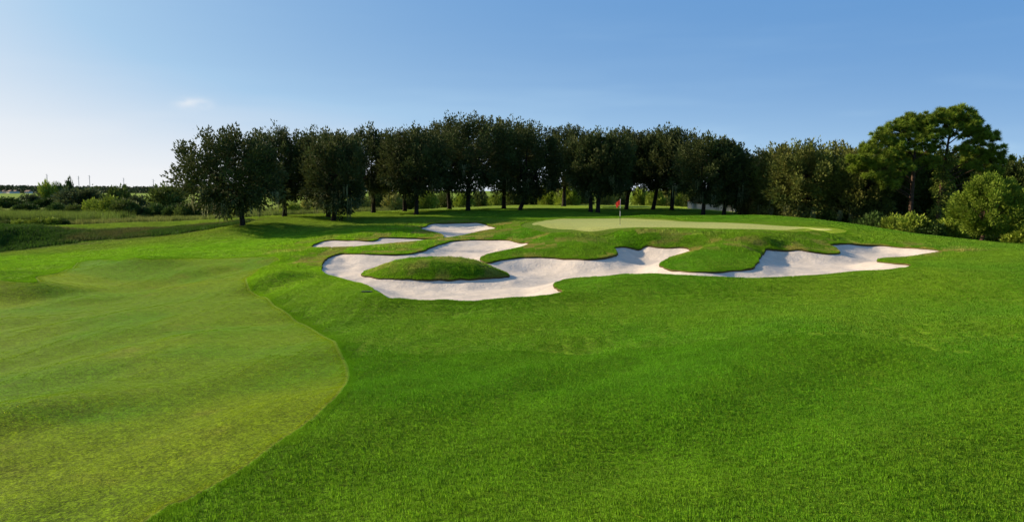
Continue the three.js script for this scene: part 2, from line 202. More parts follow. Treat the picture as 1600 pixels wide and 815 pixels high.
// cut a list of triangles along field = level
function cut(list, field, level) {
  const A = V[field], lowSide = [], highSide = [], rim = [], cache = new Map();
  const between = (p, q) => {
    const key = p < q ? p * 4194304 + q : q * 4194304 + p; let v = cache.get(key);
    if (v === undefined) { const t = clamp((level - A[p]) / (A[q] - A[p]), 0.02, 0.98); v = V.x.length; for (const n in V) V[n].push(lerp(V[n][p], V[n][q], t)); A[v] = level; cache.set(key, v); }
    return v;
  };
  for (let i = 0; i < list.length; i += 3) {
    const T = [list[i], list[i + 1], list[i + 2]], s = T.map((p) => A[p] < level), k = s[0] + s[1] + s[2];
    if (k === 3) lowSide.push(...T); else if (k === 0) highSide.push(...T);
    else {
      const lone = k === 1 ? s.indexOf(true) : s.indexOf(false), p = T[lone], q = T[(lone + 1) % 3], r = T[(lone + 2) % 3], m = between(p, q), n = between(p, r);
      const one = k === 1 ? lowSide : highSide, two = k === 1 ? highSide : lowSide;
      one.push(p, m, n); two.push(m, q, r, m, r, n);
      rim.push(k === 1 ? [m, n] : [n, m]);
    }
  }
  return [lowSide, highSide, rim];
}
const [sandT, turfT, sandRim] = cut(tris, 'b', 0);
const [greenT, t1] = cut(turfT, 'g', 0);
const [collarT, t2] = cut(t1, 'g', 1.1);
const [fairT, roughT] = cut(t2, 'f', 0);

// ---------------------------------------------------------------- materials
function grainTexture(size, fn, srgb) {
  const d = new Uint8Array(size * size * 4);
  for (let j = 0; j < size; j++) for (let i = 0; i < size; i++) { const c = fn(i / size, j / size); for (let k = 0; k < 3; k++) d[(j * size + i) * 4 + k] = clamp((Array.isArray(c) ? c[k] : c), 0, 1) * 255; d[(j * size + i) * 4 + 3] = 255; }
  const t = new THREE.DataTexture(d, size, size); t.wrapS = t.wrapT = THREE.RepeatWrapping; t.magFilter = THREE.LinearFilter; t.minFilter = THREE.LinearMipmapLinearFilter; t.generateMipmaps = true;
  if (srgb) t.colorSpace = THREE.SRGBColorSpace;
  t.needsUpdate = true; return t;
}
const pfbm = (u, v, base, s, oct = 4) => { let val = 0, a = 0.5, t = 0, f = base; for (let k = 0; k < oct; k++) { val += a * noise(u * f, v * f, s + k, f); t += a; a *= 0.6; f *= 2; } return val / t; };
const turfGrain = grainTexture(1024, (u, v) => { const n = pfbm(u, v, 64, 3, 4), m = pfbm(u, v, 12, 9, 3); const k = 0.58 + 0.5 * (n - 0.5) * 1.7 + 0.25 * (m - 0.5); return [k * 1.02, k, k * 0.9]; }, true);
const turfBump = grainTexture(1024, (u, v) => pfbm(u, v, 96, 13, 3) * 0.7 + pfbm(u, v, 16, 23, 2) * 0.3);
const sandGrain = grainTexture(1024, (u, v) => { const n = pfbm(u, v, 128, 43, 3), m = pfbm(u, v, 10, 49, 4), sp = noise(u * 256, v * 256, 71, 256) > 0.965 ? 0.75 : 1; const k = (0.9 + 0.14 * (n - 0.5) + 0.14 * (m - 0.5)) * sp; return [k, k * 0.995, k * 0.99]; }, true);
const sandBump = grainTexture(1024, (u, v) => { const d = pfbm(u, v, 24, 53, 3), r = 0.5 + 0.5 * Math.sin((v * 46 + 1.6 * noise(u * 8, v * 8, 61, 8)) * 2 * Math.PI); return 0.62 * d + 0.13 * r + 0.25 * pfbm(u, v, 96, 57, 2); });
const std = (color, o = {}) => new THREE.MeshPhysicalMaterial({ color: new THREE.Color(...color), roughness: 0.95, specularIntensity: o.roughness && o.roughness < 0.8 ? 1 : 0.12, ...o });
const turfMat = std([1.9, 1.9, 1.9], { vertexColors: true, map: turfGrain, bumpMap: turfBump, bumpScale: 0.03, sheen: 1, sheenColor: new THREE.Color(0.38, 0.58, 0.03), sheenRoughness: 0.55 });
const shortMat = std([1.85, 1.85, 1.85], { vertexColors: true, map: turfGrain, bumpMap: turfBump, bumpScale: 0.012, sheen: 1, sheenColor: new THREE.Color(0.36, 0.50, 0.04), sheenRoughness: 0.55 });
const greenMat = std([1.4, 1.4, 1.4], { vertexColors: true, map: turfGrain, bumpMap: turfBump, bumpScale: 0.004, roughness: 0.85, sheen: 1, sheenColor: new THREE.Color(0.75, 0.78, 0.30), sheenRoughness: 0.55 });
const sandMat = std([0.68, 0.585, 0.50], { map: sandGrain, bumpMap: sandBump, bumpScale: 0.035, roughness: 1 });
const lipMat = std([0.20, 0.155, 0.07], { map: turfGrain });

// turf colours: dry patches, coarse grasses, mowing and wear; backlight painted in at left
const mixc = (a, b, t) => [lerp(a[0], b[0], t), lerp(a[1], b[1], t), lerp(a[2], b[2], t)];
function turfColor(kind, x, z, b) {
  const n1 = fbm(x * 0.11, z * 0.11, 101, 4), n2 = fbm(x * 0.9, z * 0.9, 111, 3), n3 = fbm(x * 0.035 + 5, z * 0.035, 121, 3);
  let c;
  if (kind === 'green') c = mixc([0.42, 0.47, 0.11], [0.49, 0.52, 0.15], clamp(n1 * 1.4 - 0.2));
  else if (kind === 'collar') c = mixc([0.060, 0.125, 0.006], [0.085, 0.145, 0.012], n1);
  else if (kind === 'fairway') {
    c = mixc([0.086, 0.186, 0.002], [0.136, 0.220, 0.004], clamp(0.5 + (n1 - 0.5) * 1.8));
    c = mixc(c, [0.062, 0.200, 0.002], 0.7 * sstep(0.5, 0.68, fbm(x * 0.13 + 3, z * 0.13, 181, 3)));
    c = mixc(c, [0.175, 0.235, 0.003], 0.6 * sstep(0.52, 0.7, fbm(x * 0.10 + 31, z * 0.16, 191, 3)));
    c = mixc(c, [0.20, 0.20, 0.02], 0.25 * sstep(-0.16, -0.04, sdFair(x, z, 12)));
    c = mixc(c, [0.19, 0.18, 0.03], 0.55 * sstep(0.58, 0.8, n2 * 0.6 + n1 * 0.4));
  } else {
    c = mixc([0.060, 0.178, 0.003], [0.108, 0.208, 0.006], clamp(0.5 + (n1 - 0.5) * 2.4));
    c = mixc(c, [0.15, 0.18, 0.03], 0.4 * sstep(0.62, 0.82, n2 * 0.55 + n3 * 0.45));
    c = mixc(c, mixc([0.135, 0.30, 0.004], [0.18, 0.32, 0.008], n1), sstep(-3, -10, x) * sstep(33, 42, Math.hypot(x, z)) * 0.9);  // first cut at left, lightened further: forward-scattered sun put into the turf colour
    // worn, straw-coloured turf on the bunker faces
    const face = sstep(5.0, 1.2, b) * sstep(-46, -50, z) + (islandQ(x, z) < 1 ? 0.7 : 0);
    c = mixc(c, [0.27, 0.22, 0.06], 0.85 * clamp(face) * sstep(0.44, 0.66, fbm(x * 0.75, z * 0.75, 131, 4)));
    // under and left of the oaks the sward is coarser and yellower
    const r = Math.hypot(x, z), old = sstep(76, 84, r) * sstep(2, -14, x + (r - 90) * 0.1);
    c = mixc(c, mixc([0.10, 0.17, 0.012], [0.16, 0.19, 0.022], n2), 0.8 * old);
    const row = Math.sin((x * 0.82 + z * 0.57 + 2 * noise(x * 0.08, z * 0.08, 150)) * 2.6); c = [c[0] * (1 + 0.06 * row), c[1] * (1 + 0.045 * row), c[2]];
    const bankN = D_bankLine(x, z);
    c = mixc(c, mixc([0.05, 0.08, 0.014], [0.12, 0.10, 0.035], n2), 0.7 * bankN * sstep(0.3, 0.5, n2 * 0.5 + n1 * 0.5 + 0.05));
    const far = sstep(105, 130, r);
    if (far > 0) c = mixc(c, mixc([0.095, 0.16, 0.016], [0.20, 0.20, 0.065], clamp(0.5 + (fbm(x * 0.012, z * 0.025, 141, 4) - 0.5) * 3)), far);
  }
  return c;
}
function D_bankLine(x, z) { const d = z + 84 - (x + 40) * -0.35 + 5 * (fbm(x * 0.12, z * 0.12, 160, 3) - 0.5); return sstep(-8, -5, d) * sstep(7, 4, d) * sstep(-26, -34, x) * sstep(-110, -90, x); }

function sheet(name, list, mat, { kind, drop = 0, uv = 3, lift = 0 } = {}) {
  const map = new Map(), pos = [], uvs = [], col = [], idx = [];
  for (const p of list) {
    let k = map.get(p);
    if (k === undefined) {
      k = pos.length / 3; map.set(p, k);
      const x = V.x[p], z = V.z[p];
      pos.push(x, V.h[p] - (drop ? drop(p) : 0) + lift, z); uvs.push(x / uv, z / uv);
      if (kind) col.push(...turfColor(kind, x, z, V.b[p]));
    }
    idx.push(k);
  }
  const g = new THREE.BufferGeometry();
  g.setAttribute('position', new THREE.Float32BufferAttribute(pos, 3)); g.setAttribute('uv', new THREE.Float32BufferAttribute(uvs, 2));
  if (kind) g.setAttribute('color', new THREE.Float32BufferAttribute(col, 3));
  g.setIndex(idx); g.computeVertexNormals();
  const m = new THREE.Mesh(g, mat); m.name = name; m.castShadow = m.receiveShadow = true; m.userData = { kind: 'structure' };
  scene.add(m); return m;
}
const lipDrop = (x, z) => 0.05 + 0.07 * noise(x * 0.8, z * 0.8, 55);
const sandDrop = (p) => { const d = Math.max(0, -V.b[p]); return lipDrop(V.x[p], V.z[p]) + (z => (z < -58 && V.x[p] < 2 ? 0.14 : 0.30))(V.z[p]) * sstep(-0.2, 1.9, d) + (noise(V.x[p] * 1.9, V.z[p] * 1.9, 66) - 0.5) * 0.035 * sstep(0, 0.6, d); };
const describe = (o, label, category, group) => { Object.assign(o.userData, { label, category }); if (group) o.userData.group = group; return o; };
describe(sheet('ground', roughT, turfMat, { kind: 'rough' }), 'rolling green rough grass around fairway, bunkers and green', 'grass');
describe(sheet('fairway', fairT, shortMat, { kind: 'fairway', uv: 2 }), 'closely mown olive green fairway at the left', 'fairway');
describe(sheet('green_collar', collarT, shortMat, { kind: 'collar', uv: 2 }), 'darker mown collar round the pale putting green', 'collar');
describe(sheet('putting_green', greenT, greenMat, { kind: 'green', uv: 1.5 }), 'pale smooth putting green on the raised plateau', 'putting green');
{
  // two separate bunkers: the long one in front of the green and the small double one behind it
  const front = [], rear = [];
  for (let i = 0; i < sandT.length; i += 3) { const p = sandT[i]; (sdMain(V.x[p], V.z[p]) < Math.min(sdRear(V.x[p], V.z[p]), sdUpper(V.x[p], V.z[p])) ? front : rear).push(p, sandT[i + 1], sandT[i + 2]); }
  const bunkers = [describe(sheet('sand_bunker', front, sandMat, { drop: sandDrop, uv: 4 }), 'long winding white sand bunker in front of the putting green', 'sand bunker'),
    describe(sheet('sand_bunker_001', rear, sandMat, { drop: sandDrop, uv: 4 }), 'smaller double white sand bunker behind the grass spine', 'sand bunker')];
  // cut turf edge between grass and sand
  bunkers.forEach((bk, side) => {
    const pos = [], uvs = [], idx = [];
    for (const [m, n] of sandRim) {
      const isFront = sdMain(V.x[m], V.z[m]) < Math.min(sdRear(V.x[m], V.z[m]), sdUpper(V.x[m], V.z[m]));
      if (isFront !== (side === 0)) continue;
      const k = pos.length / 3;
      for (const p of [m, n]) { const x = V.x[p], z = V.z[p], h = V.h[p]; pos.push(x, h, z, x, h - lipDrop(x, z) - 0.1, z); uvs.push(x, h, x, h - 0.2); }
      idx.push(k, k + 1, k + 2, k + 1, k + 3, k + 2);
    }
    const g = new THREE.BufferGeometry();
    g.setAttribute('position', new THREE.Float32BufferAttribute(pos, 3)); g.setAttribute('uv', new THREE.Float32BufferAttribute(uvs, 2)); g.setIndex(idx); g.computeVertexNormals();
    const m = new THREE.Mesh(g, lipMat); m.name = 'turf_lip'; m.castShadow = m.receiveShadow = true; bk.add(m);
  });
}

// ---------------------------------------------------------------- grass blades
function bladeTile(seed, blades, width, hLo, hHi, lean, clump) {
  const R = rng(seed), pos = [], col = [], nor = [];
  for (let k = 0; k < blades; k++) {
    const x = R() - 0.5, z = R() - 0.5, a = R() * 6.283, l = R() * 6.283, c = noise(x * clump + 9, z * clump + 9, seed);
    const h = lerp(hLo, hHi, R()) * (0.25 + 1.4 * c), w = width * (0.6 + 0.8 * R()) / 2, t = h * lean * R();
    const dx = Math.cos(a) * w, dz = Math.sin(a) * w;
    const v = 0.72 + 0.56 * R(), dry = R() < 0.015 ? 1 : 0, q = [v * (dry ? 1.7 : 1), v * (dry ? 1.05 : 1), v * (dry ? 2.2 : 1)];
    const na = R() * 6.283, nl = 0.22 * R();
    for (let m = 0; m < 3; m++) { col.push(...q); nor.push(Math.cos(na) * nl, 1, Math.sin(na) * nl); }
    pos.push(x - dx, -0.01, z - dz, x + dx, -0.01, z + dz, x + Math.cos(l) * t, h, z + Math.sin(l) * t);
  }
  const g = new THREE.BufferGeometry(); g.setAttribute('position', new THREE.Float32BufferAttribute(pos, 3)); g.setAttribute('color', new THREE.Float32BufferAttribute(col, 3)); g.setAttribute('normal', new THREE.Float32BufferAttribute(nor, 3)); g.normalizeNormals(); return g;
}
const bladeMat = new THREE.MeshPhysicalMaterial({ color: 0xffffff, vertexColors: true, roughness: 0.9, transmission: 0.2, thickness: 0, side: THREE.DoubleSide, specularIntensity: 0.1, sheen: 1, sheenColor: new THREE.Color(0.22, 0.42, 0.02), sheenRoughness: 0.6 });
const fairMat = bladeMat.clone(); fairMat.sheenColor = new THREE.Color(0.85, 1, 0.06);
const tiles = { rough: [[], []], fairway: [[], []] }, VAR = 5;
{
  const R = rng(77), inZone = { rough: (q) => q.b > 0.02 && q.f > 0.03 && q.g > 1.1, fairway: (q) => q.f < -0.03 && q.b > 0 && q.g > 1.1 };
  const half = 0.96; // blades reach well past the edges of the view
  const place = (kind, cx, cz, s, level) => {
    const h = s / 2; let ok = 0, q0 = null;
    for (const [u, v] of [[0, 0], [-h, -h], [h, -h], [-h, h], [h, h]]) { const q = lookup(cx + u, cz + v); if (u === 0 && v === 0) q0 = q; if (q && inZone[kind](q)) ok++; }
    if (ok === 5) {
      const e = s * 0.4, qx = lookup(cx + e, cz), qz = lookup(cx, cz + e); if (!qx || !qz) return;
      tiles[kind][s > 0.9 ? 1 : 0].push([cx, q0.h, cz, s, (qx.h - q0.h) / e, (qz.h - q0.h) / e, q0.b]);
    } else if (ok > 0 && s > 0.07) for (const [u, v] of [[-h, -h], [h, -h], [-h, h], [h, h]]) place(kind, cx + u / 2, cz + v / 2, h, level + 1);
  };
  const band = (kind, r0, r1, s) => {
    for (let x = -r1; x < r1; x += s) for (let z = -r1; z < 0; z += s) {
      const r = Math.hypot(x, z); if (r < r0 || r >= r1 || Math.abs(Math.atan2(x, -z)) > (r < 60 ? half : 0.76)) continue;
      place(kind, x + s / 2, z + s / 2, s, 0);
    }
  };
  for (const kind of ['rough', 'fairway']) { band(kind, 6.4, 22.4, 0.4); band(kind, 22.4, 57.6, 0.8); band(kind, 57.6, 118.4, 1.6); }
  const make = (kind, far, name, label, geos, tall) => {
    const list = tiles[kind][far], m = new THREE.Matrix4(), col = new THREE.Color();
    const buckets = geos.map(() => []);
    for (const t of list) buckets[Math.floor(R() * geos.length)].push(t);
    buckets.forEach((B, k) => {
      if (!B.length) return;
      const im = new THREE.InstancedMesh(geos[k], kind === 'fairway' ? fairMat : bladeMat, B.length);
      B.forEach(([x, y, z, s, gx, gz, b], i) => {
        const turn = Math.floor(R() * 4) * Math.PI / 2, c = Math.cos(turn) * s * 1.02, d = Math.sin(turn) * s * 1.02;
        const vy = tall * (kind === 'rough' && z < -44 && b < 4 ? 2.0 : 1) * (0.75 + 0.5 * fbm(x * 0.7, z * 0.7, 171, 2)) * (s > 0.9 ? 1.25 : 1);
        m.set(c, 0, d, x, c * gx - d * gz, vy, d * gx + c * gz, y, -d, 0, c, z, 0, 0, 0, 1);
        im.setMatrixAt(i, m);
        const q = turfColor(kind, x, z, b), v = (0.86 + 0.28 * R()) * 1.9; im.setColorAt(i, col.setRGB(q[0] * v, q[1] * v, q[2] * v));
      });
      im.name = k ? name + '_' + String(k).padStart(3, '0') : name; im.castShadow = im.receiveShadow = true;
      im.userData = { kind: 'stuff', label, category: 'grass' }; scene.add(im);
    });
  };
  const gR = [], gF = [], gR2 = [], gF2 = [];
  for (let k = 0; k < VAR; k++) {
    gR.push(bladeTile(900 + k, 1300, 0.012, 0.022, 0.045, 1.0, 6)); gF.push(bladeTile(930 + k, 900, 0.012, 0.006, 0.014, 0.8, 5));
    gR2.push(bladeTile(960 + k, 1500, 0.014, 0.022, 0.045, 1.0, 9)); gF2.push(bladeTile(990 + k, 1300, 0.010, 0.006, 0.014, 0.8, 9));
  }
  make('rough', 0, 'rough_grass', 'green rough grass blades in the foreground and round the bunkers', gR, 1);
  make('rough', 1, 'distant_rough_grass', 'green rough grass on the slopes beyond the bunkers', gR2, 1.2);
  make('fairway', 0, 'fairway_grass', 'short olive fairway grass at the left', gF, 1);
  make('fairway', 1, 'distant_fairway_grass', 'short olive fairway grass on the far fairway mound', gF2, 1.2);
}

// ---------------------------------------------------------------- building things
const taken = new Map();
const numbered = (n) => { const k = taken.get(n) ?? 0; taken.set(n, k + 1); return k ? n + '_' + String(k).padStart(3, '0') : n; };
function thing(name, label, category, x, y, z, group) {
  const o = new THREE.Group(); o.name = numbered(name); o.position.set(x, y, z); o.userData = { label, category };
  if (group) o.userData.group = group;
  scene.add(o); return o;
}
function part(parent, name, geo, mat, kind, label) {
  const m = new THREE.Mesh(geo, mat); m.name = name; m.castShadow = m.receiveShadow = true;
  if (kind) m.userData.kind = kind; if (label) m.userData.label = label;
  parent.add(m); return m;
}
class Leaves {
  constructor() { this.p = []; this.c = []; }
  tri(ax, ay, az, bx, by, bz, cx, cy, cz, col) { this.p.push(ax, ay, az, bx, by, bz, cx, cy, cz); for (let k = 0; k < 3; k++) this.c.push(col[0], col[1], col[2]); }
  // a pointed leaf of length l, width w, along direction d
  leaf(x, y, z, dx, dy, dz, l, w, R, col) {
    const n = Math.hypot(dx, dy, dz) || 1; dx /= n; dy /= n; dz /= n;
    let sx = R() - 0.5, sy = R() - 0.5, sz = R() - 0.5; const k = sx * dx + sy * dy + sz * dz; sx -= k * dx; sy -= k * dy; sz -= k * dz;
    const m = Math.hypot(sx, sy, sz) || 1; sx *= w / 2 / m; sy *= w / 2 / m; sz *= w / 2 / m;
    this.tri(x + sx, y + sy, z + sz, x - sx, y - sy, z - sz, x + dx * l, y + dy * l, z + dz * l, col);
  }
  geo() { const g = new THREE.BufferGeometry(); g.setAttribute('position', new THREE.Float32BufferAttribute(this.p, 3)); g.setAttribute('color', new THREE.Float32BufferAttribute(this.c, 3)); return g; }
}
// tapered, bending tubes joined into one trunk with limbs
class Wood {
  constructor() { this.p = []; this.n = []; this.i = []; this.u = []; }
  tube(points, radii, sides = 8) {
    const base = this.p.length / 3, v = new THREE.Vector3(), a = new THREE.Vector3(), b = new THREE.Vector3();
    points.forEach((p, k) => {
      const q = points[Math.min(k + 1, points.length - 1)], o = points[Math.max(k - 1, 0)];
      v.set(q[0] - o[0], q[1] - o[1], q[2] - o[2]).normalize(); a.set(v.y > 0.9 ? 1 : 0, v.y > 0.9 ? 0 : 1, 0).cross(v).normalize(); b.crossVectors(v, a);
      for (let s = 0; s < sides; s++) {
        const t = s / sides * 2 * Math.PI, c = Math.cos(t), d = Math.sin(t), r = radii[k] * (1 + 0.12 * Math.sin(3 * t + k));
        this.p.push(p[0] + (a.x * c + b.x * d) * r, p[1] + (a.y * c + b.y * d) * r, p[2] + (a.z * c + b.z * d) * r);
        this.n.push(a.x * c + b.x * d, a.y * c + b.y * d, a.z * c + b.z * d); this.u.push(s / sides * 2, p[1] * 0.7);
      }
    });
    for (let k = 0; k + 1 < points.length; k++) for (let s = 0; s < sides; s++) {
      const t = (s + 1) % sides, A = base + k * sides + s, B = base + k * sides + t; this.i.push(A, B, A + sides, B, B + sides, A + sides);
    }
    const tip = this.p.length / 3, L = points[points.length - 1]; this.p.push(...L); this.n.push(v.x, v.y, v.z); this.u.push(0, 0);
    for (let s = 0; s < sides; s++) this.i.push(base + (points.length - 1) * sides + s, base + (points.length - 1) * sides + (s + 1) % sides, tip);
  }
  limb(from, to, r0, r1, R, wob = 0.12, steps = 5, sides = 6) {
    const pts = [], rad = [], L = Math.hypot(to[0] - from[0], to[1] - from[1], to[2] - from[2]);
    let ox = 0, oy = 0, oz = 0;
    for (let k = 0; k <= steps; k++) {
      const t = k / steps, e = Math.sin(t * Math.PI);
      if (k && k < steps) { ox += (R() - 0.5) * wob * L * 0.5; oy += (R() - 0.5) * wob * L * 0.4; oz += (R() - 0.5) * wob * L * 0.5; }
      pts.push([lerp(from[0], to[0], t) + ox * e, lerp(from[1], to[1], t ** 0.9) + oy * e, lerp(from[2], to[2], t) + oz * e]); rad.push(lerp(r0, r1, t));
    }
    this.tube(pts, rad, sides); return pts;
  }
  geo() {
    const g = new THREE.BufferGeometry(); g.setAttribute('position', new THREE.Float32BufferAttribute(this.p, 3)); g.setAttribute('normal', new THREE.Float32BufferAttribute(this.n, 3));
    g.setAttribute('uv', new THREE.Float32BufferAttribute(this.u, 2)); g.setIndex(this.i); return g;
  }
}
const barkTex = grainTexture(256, (u, v) => 0.5 + 0.9 * (pfbm(u, v * 0.5, 16, 203, 4) - 0.5), true);
const barkBump = grainTexture(256, (u, v) => pfbm(u, v, 24, 213, 3));
const barkOak = std([0.16, 0.125, 0.095], { map: barkTex, bumpMap: barkBump, bumpScale: 0.05 });
const barkPine = std([0.40, 0.25, 0.17], { map: barkTex, bumpMap: barkBump, bumpScale: 0.05 });
const leafMat = new THREE.MeshPhysicalMaterial({ vertexColors: true, roughness: 0.75, transmission: 0.3, thickness: 0, side: THREE.DoubleSide, specularIntensity: 0.15 });
const mossMat = new THREE.MeshPhysicalMaterial({ vertexColors: true, roughness: 1, transmission: 0.4, thickness: 0, side: THREE.DoubleSide, specularIntensity: 0.1 });

// spray of leaves about a point, drawn out along (ux,uy,uz)
function spray(L, R, x, y, z, rad, ux, uy, uz, count, size, col, stretch = 1.5) {
  const n = Math.hypot(ux, uy, uz) || 1; ux /= n; uy /= n; uz /= n;
  for (let k = 0; k < count; k++) {
    let a = R() * 2 - 1, b = R() * 2 - 1, c = R() * 2 - 1; const q = Math.hypot(a, b, c); if (q > 1) { k--; continue; }
    const m = Math.pow(q, 0.1) * rad, along = (a * ux + b * uy + c * uz);
    const px = x + (a + ux * along * (stretch - 1)) * m, py = y + (b + uy * along * (stretch - 1)) * m, pz = z + (c + uz * along * (stretch - 1)) * m;
    const s = size * (0.6 + 0.8 * R()), v = 0.8 + 0.4 * R();
    L.leaf(px, py, pz, a + ux * 0.9 + (R() - 0.5), b + uy * 0.9 + (R() - 0.5), c + uz * 0.9 + (R() - 0.5), s, s * 0.7, R, [col[0] * v, col[1] * v, col[2] * v]);
  }
}
function mossStrands(R, list, len, count) {
  const L = new Leaves();
  for (const [x, y, z] of list) for (let k = 0; k < count; k++) {
    const l = len * (0.35 + 0.9 * R()), w = 0.05 + 0.09 * R(), px = x + (R() - 0.5) * 0.7, pz = z + (R() - 0.5) * 0.7, py = y + (R() - 0.3) * 0.4, v = 0.75 + 0.5 * R(), c = [0.30 * v, 0.31 * v, 0.16 * v], sw = (R() - 0.5) * 0.15;
    const t = R() * 3.14, dx = Math.cos(t) * w / 2, dz = Math.sin(t) * w / 2;
    for (const s of [1, 2]) { const ex = s === 1 ? dx : -dz, ez = s === 1 ? dz : dx; L.tri(px - ex, py, pz - ez, px + ex, py, pz + ez, px + sw, py - l, pz, c); }
  }
  return L.geo();
}
// broad oak: H height, W half width, off crown offset, clear: height of the crown's underside
function oak(label, o) {
  const { x, z, H, W, off = 0, clear = 0.24, seed, moss = 0, tint = [0.058, 0.080, 0.022], lean = 0, fork = false, group, name = 'oak_tree', sprays = 1, girth = 1, cone = 0, moundTop = 0.62 } = o;
  const R = rng(seed), t = thing(name, label, 'tree', x, groundY(x, z) - 0.08, z, group), wood = new Wood(), L = new Leaves();
  const y0 = H * clear, cy = lerp(y0, H, 0.47), ry = (H - y0) * 0.5;
  const th = Math.max(y0 * 1.05, H * 0.2), r0 = (0.10 + H * 0.017) * girth;
  const top = [lean * th + off * 0.35, th, (R() - 0.5) * 0.3];
  wood.tube([[0, -0.25, 0], [0, 0.05, 0], [0.02, 0.35, 0], [top[0] * 0.4 + (R() - 0.5) * 0.15, th * 0.5, top[2] * 0.5], top], [r0 * 1.7, r0 * 1.45, r0 * 1.08, r0 * 0.95, r0 * 0.85], 10);
  const centres = [];
  const n = Math.round((46 + W * 17) * sprays);
  for (let k = 0; k < n; k++) {
    // crown envelope: widest a little below the middle, uneven by direction
    const v = 1 - 2 * (k + 0.5) / n, az = k * 2.39996 + R() * 0.9, shell = k % 4 === 0 ? 0.35 + 0.4 * R() : 0.74 + 0.28 * R();
    const rr = Math.pow(Math.max(0, 1 - Math.abs(v) ** 2.6), 0.55) * (v > 0 ? 1 - cone * v : 1) * (0.82 + 0.36 * noise(az * 1.3 + seed, v * 2.4 + 7, seed));
    const px = off + Math.cos(az) * rr * W * shell, pz = Math.sin(az) * rr * W * 0.95 * shell;
    const py = cy + v * ry * (v > 0 ? 1.02 : 0.98) * (0.9 + 0.16 * R()) + (v < -0.3 ? (noise(az * 1.7, 3, seed) - 0.5) * H * 0.13 : 0);
    centres.push([px, Math.max(py, H * 0.1), pz, v]);
  }
  const limbs = [], nl = 6;
  for (let k = 0; k < nl; k++) {
    const a = k / nl * 6.283 + R(), e = [top[0] + Math.cos(a) * W * 0.5 + off * 0.5, lerp(y0, H, 0.35 + 0.3 * R()), top[2] + Math.sin(a) * W * 0.5];
    limbs.push(wood.limb([top[0], top[1] - 0.15, top[2]], e, r0 * 0.6, r0 * 0.18, R, 0.2, 5, 6));
  }
  limbs.push(wood.limb(top, [off * 0.8, H * 0.86, 0], r0 * 0.7, 0.04, R, 0.1, 6, 6));
  if (fork) limbs.push(wood.limb([0, th * 0.35, 0], [W * 0.75, th * 1.7, 0.2], r0 * 0.6, r0 * 0.25, R, 0.1, 5, 7));
  const cr = 0.62 + W * 0.055, count = 140, mossAt = [];
  for (const [px, py, pz, v] of centres) {
    const limb = limbs[Math.floor(R() * limbs.length)], from = limb[2 + Math.floor(R() * 3)];
    if (R() < 0.4) wood.limb(from, [px, py, pz], 0.05, 0.015, R, 0.12, 3, 4);
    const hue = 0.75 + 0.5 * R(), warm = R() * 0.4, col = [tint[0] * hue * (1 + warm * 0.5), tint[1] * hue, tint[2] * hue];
    const upw = v > 0.1 ? 1.1 : v > -0.4 ? 0.5 : -0.35;
    spray(L, R, px, py, pz, cr * (0.65 + 0.6 * R()), (px - off) / W * 0.8, upw, pz / W * 0.8, Math.round(count * (0.75 + 0.5 * R())), 0.29, col, v > 0.35 ? 2.3 : 1.45);
    if (v > 0.25 && R() < 0.6) { const lx = px + (R() - 0.5) * 1.2, lz = pz + (R() - 0.5) * 1.2; spray(L, R, lx, py + cr * (0.7 + 0.5 * R()), lz, cr * 0.42, (R() - 0.5) * 0.5, 1, (R() - 0.5) * 0.5, 60, 0.24, col, 2.6); }
    if (v < -0.35 && R() < moss) mossAt.push([px, py - 0.2, pz]);
  }
  part(t, 'trunk', wood.geo(), barkOak); part(t, 'crown', L.geo(), leafMat, 'stuff');
  if (mossAt.length) part(t, 'hanging_moss', mossStrands(R, mossAt, H * 0.16, 14), mossMat, 'stuff', 'grey green strands of hanging moss');
  return t;
}
const OAK_LABELS = ['broad live oak at the left end of the row, low crown trailing moss', 'live oak with a thin trunk, second from the left end of the row', 'live oak with a dark trunk, third from the left end of the row',
  'live oak whose trunk is wrapped in pale hanging moss', 'slim oak on the small rise, left of a pair of dark trunks', 'left oak of the close pair left of the upper bunker', 'right oak of the close pair left of the upper bunker',
  'oak set back behind the upper bunker, left of the tallest oak', 'tallest oak of the row with a broad domed crown above the upper bunker', 'oak right of the tallest oak, trunk set back on the shaded mound',
  'oak with drooping crown and leaning trunk above the left end of the green', 'slim oak farthest back, standing alone behind the left half of the green', 'left oak of the two trunks standing close together behind the green', 'right oak of the two trunks standing close together behind the green',
  'oak with forked trunk directly behind the red flag', 'leaning oak, first to the right of the forked oak behind the flag', 'oak second to the right of the forked oak, tall feathery crown', 'oak with spreading low limbs in front of the white wall', 'narrow oak hung with moss beside the white wall', 'small pointed oak at the right end of the row'];
D_oaks.forEach(([x, z, H, W, off], k) => oak(OAK_LABELS[k], { x, z, H: H - 1.1, W: W * (k ? 1.03 : 0.98), off, seed: 4000 + k * 37, clear: [0.24, 0.30, 0.30, 0.20, 0.34, 0.34, 0.33, 0.32, 0.3, 0.3, 0.24, 0.34, 0.33, 0.33, 0.37, 0.36, 0.34, 0.27, 0.24, 0.16][k],
  moss: [0.5, 0.25, 0.3, 0.6, 0.35, 0.2, 0.15, 0.15, 0.1, 0.2, 0.2, 0.1, 0.15, 0.15, 0.1, 0.1, 0.1, 0.2, 0.7, 0.7][k], lean: k === 10 ? 0.2 : k === 15 ? 0.14 : k === 14 ? 0.1 : 0, fork: k === 14, cone: k === 19 ? 0.55 : 0, group: 'row of oaks behind the green' }));

